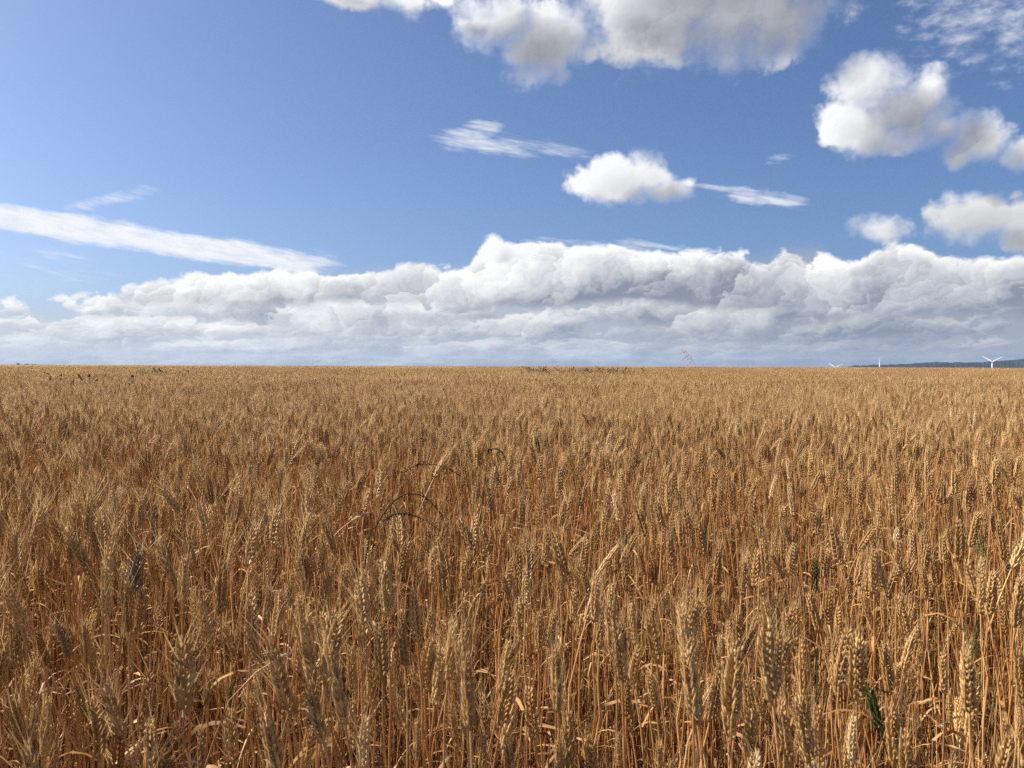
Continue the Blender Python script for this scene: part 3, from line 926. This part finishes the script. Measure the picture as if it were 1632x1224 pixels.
# low straw, side shoots and withered leaves at the foot of the crop, darkened for shade
def undergrowth(seed):
    r = np.random.default_rng(seed); b_ = MB()
    for _ in range(7):
        x, y = r.uniform(-.05, .05, 2); h = r.uniform(.22, .58)
        d = np.array([r.normal(0, .14), r.normal(0, .14), 1.0]); d /= np.linalg.norm(d)
        pts = stem_points(d * h, d, r, 5) + np.array([x, y, 0])
        add_stem(b_, pts, r, 0, 4)
        if r.random() < .8:
            add_leaf(b_, pts[int(r.integers(1, 5))], r, 3)
    for _ in range(3):
        add_leaf(b_, np.array([r.uniform(-.06, .06), r.uniform(-.06, .06), .01]), r, 3, r.uniform(.08, .18), r.uniform(.004, .009))
    return b_.build('wheat_shoots', [M_ROT_SHADE, M_EAR, M_AWN, M_ROT_SHADE])
under_ids = [source(undergrowth(1200 + i)) for i in range(8)]
ug = scatter(EDGE + .02, 6.5, .085, rh); k = len(ug)
P_.append(np.c_[ug, ground_z(ug[:, 0], ug[:, 1]) - .004]); SC.append(rh.uniform(.8, 1.15, k)); IDX.append(rh.choice(under_ids, k))
ROT.append(np.c_[np.zeros(k), np.zeros(k), rh.uniform(0, 6.283, k)])
def squares(y0, y1, step, ids):
    pts = []
    y = y0 + step / 2
    while y < y1:
        hw = field_half(y) + step
        k = int(2 * hw / step) + 1
        xs = -hw + (np.arange(k) + .5) * step
        pts.append(np.c_[xs + rh.uniform(-.08, .08, k) * step, np.full(k, y) + rh.uniform(-.08, .08, k) * step])
        y += step
    p = np.concatenate(pts); k = len(p)
    P_.append(np.c_[p, ground_z(p[:, 0], p[:, 1])])
    SC.append(0.97 + .07 * hash_noise(p[:, 0], p[:, 1], 6, 9) + rh.normal(0, .01, k)); IDX.append(rh.choice(ids, k))
    ROT.append(np.c_[np.zeros(k), np.zeros(k), rh.integers(0, 4, k) * math.pi / 2])
squares(NEAR_END - .3, 62, .95, patch_ids)
squares(61, 330, 3.8, far_ids)
P_, ROT, SC, IDX = np.concatenate(P_), np.concatenate(ROT), np.concatenate(SC), np.concatenate(IDX)
cm = bpy.data.meshes.new('wheat_crop')
cm.from_pydata(P_.tolist(), [], [])
for nm, typ, data in (('rot', 'FLOAT_VECTOR', ROT), ('scl', 'FLOAT', SC), ('pick', 'INT', IDX)):
    at = cm.attributes.new(nm, typ, 'POINT')
    at.data.foreach_set('vector' if typ == 'FLOAT_VECTOR' else 'value', np.ascontiguousarray(data, dtype=np.int32 if typ == 'INT' else np.float32).ravel())
crop = obj('wheat_crop', cm)
tag(crop, 'dense field of ripe golden bearded wheat running to the horizon', 'wheat', None, 'stuff')
gt = bpy.data.node_groups.new('sow_wheat', 'GeometryNodeTree')
gt.interface.new_socket('Geometry', in_out='INPUT', socket_type='NodeSocketGeometry')
gt.interface.new_socket('Geometry', in_out='OUTPUT', socket_type='NodeSocketGeometry')
gn = gt.nodes
gi, go = gn.new('NodeGroupInput'), gn.new('NodeGroupOutput')
ci = gn.new('GeometryNodeCollectionInfo'); ci.inputs['Collection'].default_value = src
ci.inputs['Separate Children'].default_value = True; ci.inputs['Reset Children'].default_value = True
iop = gn.new('GeometryNodeInstanceOnPoints'); iop.inputs['Pick Instance'].default_value = True
def attr(nm, typ):
    a = gn.new('GeometryNodeInputNamedAttribute'); a.data_type = typ; a.inputs['Name'].default_value = nm
    return a.outputs['Attribute']
e2r = gn.new('FunctionNodeEulerToRotation')
L_ = gt.links.new
L_(gi.outputs[0], iop.inputs['Points']); L_(ci.outputs[0], iop.inputs['Instance'])
L_(attr('pick', 'INT'), iop.inputs['Instance Index'])
L_(attr('rot', 'FLOAT_VECTOR'), e2r.inputs[0]); L_(e2r.outputs[0], iop.inputs['Rotation'])
L_(attr('scl', 'FLOAT'), iop.inputs['Scale'])
L_(iop.outputs[0], go.inputs[0])
md = crop.modifiers.new('sow_wheat', 'NODES'); md.node_group = gt

# ---- the closed canopy of the far field, where single ears run together
ys = np.concatenate([np.linspace(58, 120, 32)[:-1], np.geomspace(120, 900, 40)])
us = np.linspace(-1, 1, 161)
gv, gf = [], []
for yy in ys:
    xx = us * (field_half(yy) * 1.15 + 6)
    gv.append(np.c_[xx, np.full_like(xx, yy), ground_z(xx, yy) + .80 + rh.normal(0, .012, len(xx))])
nu = len(us)
for i in range(len(ys) - 1):
    for j in range(nu - 1):
        gf.append((i * nu + j, i * nu + j + 1, (i + 1) * nu + j + 1, (i + 1) * nu + j))
q = MB(); q.add(np.concatenate(gv), gf)
m, N = mat_new('far_canopy')
geo = N.new('ShaderNodeNewGeometry')
c = N.mix(N.noise(N.vm('MULTIPLY', geo.outputs['Position'], (1, .25, 1)), .35, 5, .6), (0.27, 0.165, 0.080), (0.38, 0.245, 0.125))
p = N.new('ShaderNodeBsdfPrincipled'); N.put(p.inputs['Base Color'], c); p.inputs['Roughness'].default_value = .9; p.inputs['Specular IOR Level'].default_value = .1
bp = N.new('ShaderNodeBump'); bp.inputs['Distance'].default_value = .2; bp.inputs['Strength'].default_value = 1.0
N.put(bp.inputs['Height'], N.noise(geo.outputs['Position'], 6, 4, .7)); N.t.links.new(bp.outputs[0], p.inputs['Normal'])
finish(N, p.outputs[0])
tag(obj('far_wheat', q.build('far_wheat', [m])), 'far part of the wheat field merging into one tan canopy', 'wheat', None, 'stuff')

# ================================================================== weeds
def at_px(u, v, dist):
    d = px_dir(u, v)
    return CAM + d * (dist / d.y)
def curve_pts(ctrl, n):
    """smooth line through the control points"""
    c = np.asarray(ctrl, float); k = len(c)
    c = np.vstack([2 * c[0] - c[1], c, 2 * c[-1] - c[-2]])
    out = []
    for t in np.linspace(0, k - 1 - 1e-6, n):
        i = int(t); f = t - i
        p0, p1, p2, p3 = c[i], c[i + 1], c[i + 2], c[i + 3]
        out.append(.5 * ((2 * p1) + (-p0 + p2) * f + (2 * p0 - 5 * p1 + 4 * p2 - p3) * f * f + (-p0 + 3 * p1 - 3 * p2 + p3) * f ** 3))
    return np.array(out)

# arching dark weeds among the stalks
def arch(points, dist, dd, rad, label, seed):
    r = np.random.default_rng(seed)
    ctrl = [at_px(u, v, dist + dd * i / len(points)) for i, (u, v) in enumerate(points)]
    g = ctrl[0]
    gz0 = float(ground_z(g.x, g.y))
    root = tag(empty('arching_weed', (g.x - .05, g.y + .02, gz0)), label, 'weed', 'dark weeds arching over between the wheat stalks')
    o = np.array([g.x - .05, g.y + .02, gz0])
    c = [np.zeros(3), np.array([.01, 0, (g.z - gz0) * .6])] + [np.array(p) - o for p in ctrl]
    pts = curve_pts(c, 46)
    q = MB(); q.tube(pts, np.linspace(rad, rad * .45, 46), 6)
    obj('stem', q.build('stem', [M_WEED]), root)
    for i in range(20, 45):
        for _ in range(2):
            q = MB()
            d = r.normal(0, 1, 3); d[2] = -abs(d[2]) * .6 + .2
            L = r.uniform(.004, .009)
            floret(q, np.zeros(3), d, np.cross(d, r.normal(0, 1, 3)), L, L * .26, L * .2, 0, 4, 4)
            obj('seed_pod', q.build('seed_pod', [M_WEED]), root, Matrix.Translation(Vector(pts[i])))
    for i in (24, 31):
        q = MB(); add_leaf(q, np.zeros(3), r, 0, r.uniform(.03, .05), .005)
        obj('leaf', q.build('leaf', [M_WEED]), root, Matrix.Translation(Vector(pts[i])))
arch([(586, 872), (600, 838), (622, 805), (646, 788), (672, 790), (690, 804), (712, 832)], 1.95, .12, .0019, 'thickest dark weed stem arching high over the gap in the wheat', 1)
arch([(598, 850), (612, 830), (630, 819), (652, 820), (675, 828), (702, 846)], 1.90, .1, .0013, 'thinner dark weed stem arching low beneath the thickest one', 2)
arch([(628, 778), (645, 752), (668, 741), (690, 740), (714, 747), (735, 760)], 2.25, .1, .0009, 'slender dark weed bowing in a shallow arch above the thickest one', 3)
arch([(774, 758), (776, 728), (784, 716), (796, 717), (806, 730), (814, 752)], 2.6, .05, .0010, 'dark weed hooked over in a tight bend among ripe ears', 4)

# thistles and docks standing out of the crop farther back
def thistle(u, v, dist, spread, heads, label, group, seed, leafy=1.0):
    r = np.random.default_rng(seed)
    top = at_px(u, v, dist)
    z0 = float(ground_z(top.x, top.y)); H_ = top.z - z0
    root = tag(empty('thistle', (top.x, top.y, z0)), label, 'weed', group)
    q = MB(); lf = []
    tips = []
    main = curve_pts([(0, 0, 0), (r.normal(0, .02), r.normal(0, .02), H_ * .55), (r.normal(0, spread * .2), 0, H_)], 10)
    q.tube(main, np.linspace(.008, .0035, 10), 5)
    tips.append(main[-1])
    for k in range(heads - 1):
        st = main[int(r.integers(5, 9))]
        e = st + np.array([r.normal(0, spread * .5), r.normal(0, spread * .5), r.uniform(.35, 1.0) * (H_ - st[2])])
        e[2] = min(e[2], H_ * 1.0)
        q.tube(curve_pts([st, (st + e) / 2 + np.array([r.normal(0, .02), 0, -.01]), e], 5), [.004, .0038, .0035, .003, .003], 4)
        tips.append(e)
    obj('stem', q.build('stem', [M_THIST]), root)
    for p0 in tips:
        h = MB(); s = r.uniform(.012, .02) * (dist / 30) ** .35
        h.tube([p0 + np.array([0, 0, z]) * s for z in (-1, -.4, .3, 1.0, 1.5)], [s * .35, s, s * .95, s * .7, s * .9], 7)
        obj('flower_head', h.build('flower_head', [M_THEAD]), root)
    f = MB()
    for _ in range(int(34 * leafy)):
        t = r.uniform(.45, .97); p0 = main[min(9, int(t * 10))] + np.array([r.normal(0, spread * .22), r.normal(0, spread * .22), r.normal(0, .03)])
        L = r.uniform(.06, .15); a = r.uniform(0, 6.28)
        d = np.array([math.cos(a), math.sin(a), r.uniform(-.2, .9)]); d /= np.linalg.norm(d)
        s = np.cross(d, [0, 0, 1.0]); s /= np.linalg.norm(s)
        w = L * .16
        f.add([p0, p0 + d * L * .3 - s * w, p0 + d * L * .45 - s * w * .5, p0 + d * L * .6 - s * w, p0 + d * L, p0 + d * L * .6 + s * w, p0 + d * L * .45 + s * w * .5, p0 + d * L * .3 + s * w],
              [(0, 1, 7), (1, 2, 6, 7), (2, 3, 5, 6), (3, 4, 5)], 0)
    o = obj('foliage', f.build('foliage', [M_THIST], False), root); o['kind'] = 'stuff'
G1, G2, G3 = 'thistles nearest the path of tall weeds in the wheat', 'pale weeds in a loose row behind the thistles', 'dark weeds scattered in the wheat below the skyline'
for i, (u, v, h) in enumerate([(83, 604, 2), (97, 604, 2), (126, 602.5, 3), (145, 599, 5), (209, 600, 4), (116, 608, 2)]):
    thistle(u, v, 12.0 + (i % 3) * .5, .17, h, 'dark-headed thistle with ' + ['a pair of', 'two wide-set', 'a few', 'a dense bunch of', 'several clustered', 'low paired'][i] + ' heads above the wheat', G1, 40 + i, .7)
for i, (u, v) in enumerate([(224, 592.5), (243, 591.5), (250, 592), (262, 591.5), (271, 593), (296, 593), (302, 591)]):
    thistle(u, v, 23.5 + (i * 7 % 3), .32, 4, 'pale grey-green leafy weed standing in a loose row in the wheat', G2, 60 + i, 1.6)
for i, (u, v) in enumerate([(846, 591), (853, 592), (858, 589.5), (866, 592), (879, 591), (891, 590.5), (898, 592), (906, 592), (916, 591.5), (925, 592.5), (934, 589), (941, 589.5), (943, 592), (952, 590), (957, 592),
                            (965, 592.5), (981, 589), (986, 590), (995, 592), (1002, 593), (1022, 593)]):
    thistle(u, v - 2.2, 27 + (i * 5 % 4), .40, 4, 'dark green branching weed scattered in the wheat below the skyline', G3, 80 + i, 2.2)

# low bushes on the crest
def bush(u, v, dist, w, label, seed, n=420):
    r = np.random.default_rng(seed)
    top = at_px(u, v, dist); z0 = float(ground_z(top.x, top.y)); H_ = top.z - z0
    root = tag(empty('bush', (top.x, top.y, z0)), label, 'bush', 'low bushes standing out of the wheat on the crest')
    q = MB()
    for k in range(7):
        e = np.array([r.normal(0, w * .22), r.normal(0, w * .22), H_ * r.uniform(.75, .95)])
        q.tube(curve_pts([(0, 0, 0), e * [.4, .4, .5], e], 5), [.03, .025, .02, .012, .006], 4)
    obj('stem', q.build('stem', [M_WEED]), root)
    f = MB()
    cl = [(r.normal(0, w * .26), r.normal(0, w * .26), H_ * r.uniform(.72, .93)) for _ in range(9)]
    for _ in range(n):
        c = np.array(cl[int(r.integers(0, 9))]) + r.normal(0, 1, 3) * [w * .13, w * .13, H_ * .05]
        c[2] = min(c[2], H_)
        d = r.normal(0, 1, 3); d /= np.linalg.norm(d); s = np.cross(d, r.normal(0, 1, 3)); s /= np.linalg.norm(s)
        L = w * r.uniform(.05, .1)
        f.add([c - d * L, c + s * L * .4, c + d * L, c - s * L * .4], [(0, 1, 2, 3)])
    o = obj('crown', f.build('crown', [M_THIST], False), root); o['kind'] = 'stuff'
bush(838, 583.6, 58, .62, 'loose leafy bush growing in front of the crest', 201)
bush(954, 582.6, 130, .75, 'small dense round bush on the skyline', 202)
bush(793, 584.4, 130, .9, 'flat low bush barely topping the skyline', 203)
bush(571, 583.6, 150, .8, 'lone tiny bush on the skyline far from the others', 204)
bush(30, 578.8, 215, .9, 'small upright bush at the end of the skyline thicket', 205)
bush(42, 579.8, 215, 1.6, 'wide bush in the middle of the skyline thicket', 206)
bush(54, 580.2, 218, 1.2, 'lower bush closing the skyline thicket', 207)

# tall grasses that rise above the horizon
def oat(points, dist, label, seed, n=20, size=.8):
    r = np.random.default_rng(seed)
    ctrl = [at_px(u, v, dist + .02 * i) for i, (u, v) in enumerate(points)]
    g = ctrl[0]; z0 = float(ground_z(g.x, g.y))
    o = np.array([g.x + .08, g.y, z0])
    root = tag(empty('tall_grass', tuple(o)), label, 'grass', 'tall grasses rising above the wheat')
    c = [np.zeros(3), np.array([0.02, 0, .5])] + [np.array(p) - o for p in ctrl]
    pts = curve_pts(c, 40)
    q = MB(); q.tube(pts, np.linspace(.0016, .0007, 40) * size, 5)
    obj('stem', q.build('stem', [M_OAT]), root)
    st = int(40 * (2.2 / (len(c) - 1)))
    for k in range(n):
        i = int(r.integers(max(st, 22), 40)); p0 = pts[i]
        L = r.uniform(.012, .05) * size
        e = np.array([r.normal(-.5, .5), r.normal(0, .4), r.uniform(-.6, .5)]); e /= np.linalg.norm(e)
        tip = p0 + e * L + np.array([0, 0, -.25 * L])
        q = MB(); q.tube([p0, (p0 + tip) / 2 + [0, 0, .1 * L], tip], [.0005 * size] * 3, 3)
        floret(q, tip, e + [0, 0, -1.2], np.array([.3, 1, 0]), .013 * size, .0028 * size, .002 * size, 0, 4, 5)
        awn(q, tip, e + [0, 0, -.6], .022, r, .0007, 0, 2)
        obj('oat_spikelet', q.build('oat_spikelet', [M_OAT]), root)
oat([(1117, 600), (1113, 587), (1106, 578), (1099, 567), (1092, 557)], 5.6, 'tall dark-stemmed grass leaning with pale drooping spikelets against the sky', 1)
oat([(893, 600), (890, 586), (886, 577), (881, 570)], 7.5, 'faint thin grass stem just topping the horizon', 2, 8, .7)

# ================================================================== air: a thin even haze
hv = [(x, y, z) for x in (-16000, 16000) for y in (-300, 16500) for z in (-95, 190)]
hf = [(0, 1, 3, 2), (4, 6, 7, 5), (0, 4, 5, 1), (2, 3, 7, 6), (0, 2, 6, 4), (1, 5, 7, 3)]
q = MB(); q.add(hv, hf)
m, N = mat_new('haze_air')
pv = N.new('ShaderNodeVolumePrincipled')
pv.inputs['Color'].default_value = (0.38, 0.56, 0.92, 1)
pv.inputs['Density'].default_value = 2.3e-5
pv.inputs['Anisotropy'].default_value = 0.0
out = N.new('ShaderNodeOutputMaterial')
N.t.links.new(pv.outputs[0], out.inputs['Volume'])
tag(obj('haze', q.build('haze', [m], False)), 'thin pale haze in the distant air', None, None, 'stuff')
